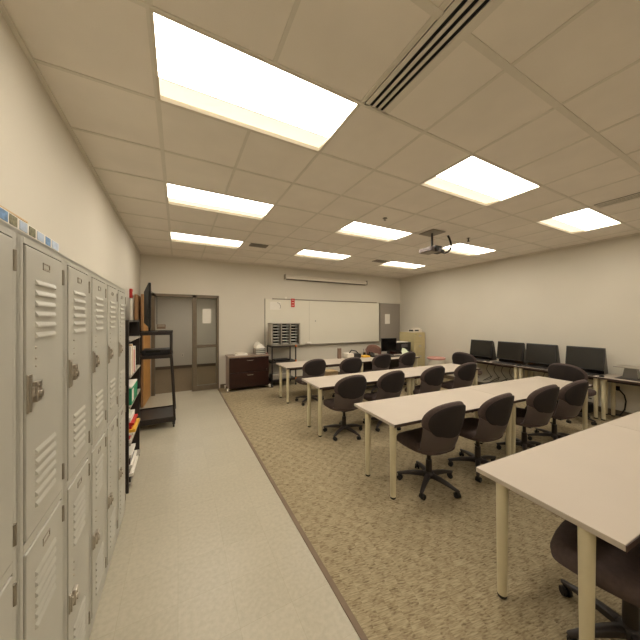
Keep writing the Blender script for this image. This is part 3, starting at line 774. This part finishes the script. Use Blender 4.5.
# ---------------------------------------------------------------- computers by the right wall
def pc(label):
    t = thing('desktop_monitor', label, 'monitor', group='black monitors along the right wall')
    # local: screen faces -Y, width along X
    b = B(); b.box(-.265, -.02, .075, .265, .02, .475, .006, rot=Matrix.Rotation(radians(-9), 3, 'X')); b.build('bezel', blackp, t)
    B().box(-.25, -.0015, -.178, .25, 0, .178, rot=None).build('screen', scr, t)
    sc_ = t.children[-1]; sc_.rotation_euler.x = radians(-9); sc_.location = (0, -.0208, .278)
    B().prism([(.02, .012), (.20, .012), (.21, .02), (.095, .45), (.07, .45)], -.25, .25, 'x').build('rear_stand', blackgloss, t)
    B().box(-.2, -.09, 0, .2, .2, .014, .004).build('stand_foot', blackp, t)
    return t
def kb(label):
    t = thing('keyboard', label, 'keyboard', group='keyboards in front of the wall monitors')
    B().box(-.22, -.07, 0, .22, .07, .018, .004).build('key_tray', mat('kb_grey', (70, 64, 60), .5), t); B().box(-.21, -.06, .018, .21, .06, .024).build('keys', mat('kb_keys', (40, 36, 34), .6), t)
    return t
def ms(label):
    t = thing('computer_mouse', label, 'mouse', group='black mice in front of the wall monitors')
    B().lathe([(.03, 0), (.034, .008), (.03, .022), (.016, .031), (.002, .034)], n=18).build('mouse_body', blackp, t, True); t.children[0].scale = (1, 1.5, 1)
    B().box(-.003, .012, .031, .003, .028, .038).build('wheel', greym, t)
    return t
nm = ['nearest the camera', 'second from the camera', 'third from the camera', 'farthest from the camera']
P0 = K0 = M0 = None
for k, y in enumerate((2.13, 2.80, 3.38, 4.03)):
    a = radians(-90)
    l1 = 'black monitor on the wall tables, ' + nm[k]; l2 = 'dark keyboard before the wall monitor ' + nm[k]; l3 = 'black mouse beside the keyboard of the wall monitor ' + nm[k]
    if k == 0: P0, K0, M0 = pc(l1), kb(l2), ms(l3); tr = (P0, K0, M0)
    else: tr = (tree_copy(P0), tree_copy(K0), tree_copy(M0))
    for o, l in zip(tr, (l1, l2, l3)): o['label'] = l; o.rotation_euler.z = a
    tr[0].location = (6.56, y, z4); tr[1].location = (6.385, y+.03, z4); tr[2].location = (6.37, y-.28, z4)
# monitor riser
t = thing('monitor_riser', 'riser with a wide flat plate on a dark block on the wall tables', 'riser', (6.60, 1.56, z4))
B().box(-.17, -.17, .185, .17, .17, .198, .003).build('plate', greym, t)
B().rings([[(-.08, -.09, .006), (.08, -.09, .006), (.08, .09, .006), (-.08, .09, .006)], [(-.06, -.065, .185), (.06, -.065, .185), (.06, .065, .185), (-.06, .065, .185)]]).build('pedestal', smoke, t)
B().box(-.18, -.17, 0, .16, .15, .006).build('foot_plate', blackp, t)
# floor clutter and cables under the wall tables
t = thing('computer_tower', 'black computer tower lying flat under the wall tables behind the turned chair', 'computer', (6.42, 2.08, .0045))
B().box(0, 0, 0, .42, .4, .16, .004).build('casing', blackp, t); B().box(-.004, .02, .02, 0, .38, .14).build('front_panel', blackgloss, t)
t = thing('computer_tower', 'black computer tower under the far end of the wall tables amid the cables', 'computer', (6.42, 3.6, .0045))
B().box(0, 0, 0, .42, .4, .16, .004).build('casing', blackp, t); B().box(-.004, .02, .02, 0, .38, .14).build('front_panel', blackgloss, t)
random.seed(3)
for k, lab in enumerate(('black cable looping below the farthest wall monitor', 'black cable hanging to the floor beside the far computer tower', 'tangled black cable below the third wall monitor', 'thin black cable hanging behind the far wall table', 'black cable drooping under the middle wall table')):
    y = 3.4+.17*k if k < 4 else 2.75
    pts = [(6.74, y, .69), (6.72, y+.08, .5), (6.6, y-.1, .33), (6.66, y+.12, .22), (6.74, y-.05, .35), (6.62, y+.15, .19)]
    fine = []
    for i in range(len(pts)-1):
        p0 = Vector(pts[max(i-1, 0)]); p1 = Vector(pts[i]); p2 = Vector(pts[i+1]); p3 = Vector(pts[min(i+2, len(pts)-1)])
        for s in range(6):
            u = s/6; fine.append(.5*((2*p1)+(p2-p0)*u+(2*p0-5*p1+4*p2-p3)*u*u+(3*p1-p0-3*p2+p3)*u**3))
    tag(B().tube(fine, .006, 6).build('cable', blackp, smooth=True), lab, 'cable', 'cables under the wall tables')
t = thing('power_cord', 'thick black cord plugged into the right wall and curving to the floor', 'cord', (XR, 0, 0))
pts = [(-.03, 1.80, .49), (-.06, 1.77, .48), (-.09, 1.70, .40), (-.09, 1.68, .3), (-.07, 1.70, .15), (-.05, 1.76, .03), (-.12, 1.9, .02)]
B().tube(pts, .011, 8).build('cable', blackp, t, True)
B().box(-.035, 1.77, .455, -.012, 1.83, .53, .006).build('plug', blackp, t)
t = thing('wall_outlet', 'small wall outlet on the right wall behind the black power cord', 'outlet', (XR, 1.8, .49)); B().box(-.008, -.04, -.06, -.001, .04, .06, .002).build('cover_plate', whitep, t); B().box(-.011, -.015, -.05, -.008, .015, -.01).build('socket', greym, t)

# ---------------------------------------------------------------- projector
t = thing('projector', 'grey projector hung from the ceiling on a short black pole', 'projector', (3.80, 3.17, H))
B().box(-.15, -.15, -.012, .15, .15, -.001, .003).build('ceiling_plate', greym, t)
B().cyl((0, 0, -.012), (0, 0, -.24), .018).build('pole', blackm, t, True)
B().box(-.17, -.13, -.345, .06, .13, -.275, .012).build('casing', mat('projector_grey', (112, 100, 96), .45), t)
B().box(-.14, -.1, -.352, .02, .1, -.344, .003).build('bottom_cover', greym, t)
B().box(-.03, -.10, -.30, .12, .08, -.235, .004).build('mount_bracket', blackm, t)
B().lathe([(.035, -.165), (.04, -.155), (.04, -.12)], (-.06, 0, -.31), 18, 'y').build('lens_barrel', blackp, t, True)
B().box(.06, -.09, -.335, .2, .06, -.28, .01).build('cable_box', blackp, t)
t = thing('projector_cable', 'black cable looping from the ceiling down to the projector', 'cable', (3.80, 3.17, H))
pts = [(.36, -.03, -.002), (.40, -.03, -.05), (.44, -.03, -.12), (.45, -.03, -.18), (.42, -.03, -.24), (.36, -.03, -.29), (.27, -.03, -.32), (.205, -.03, -.315)]
B().tube(pts, .017, 8).build('cable', blackp, t, True)
B().tube([(.205, -.02, -.30), (.25, -.03, -.27), (.27, -.05, -.31), (.22, -.06, -.335), (.26, -.02, -.33)], .006, 6).build('cable_tie_bundle', greym, t, True)
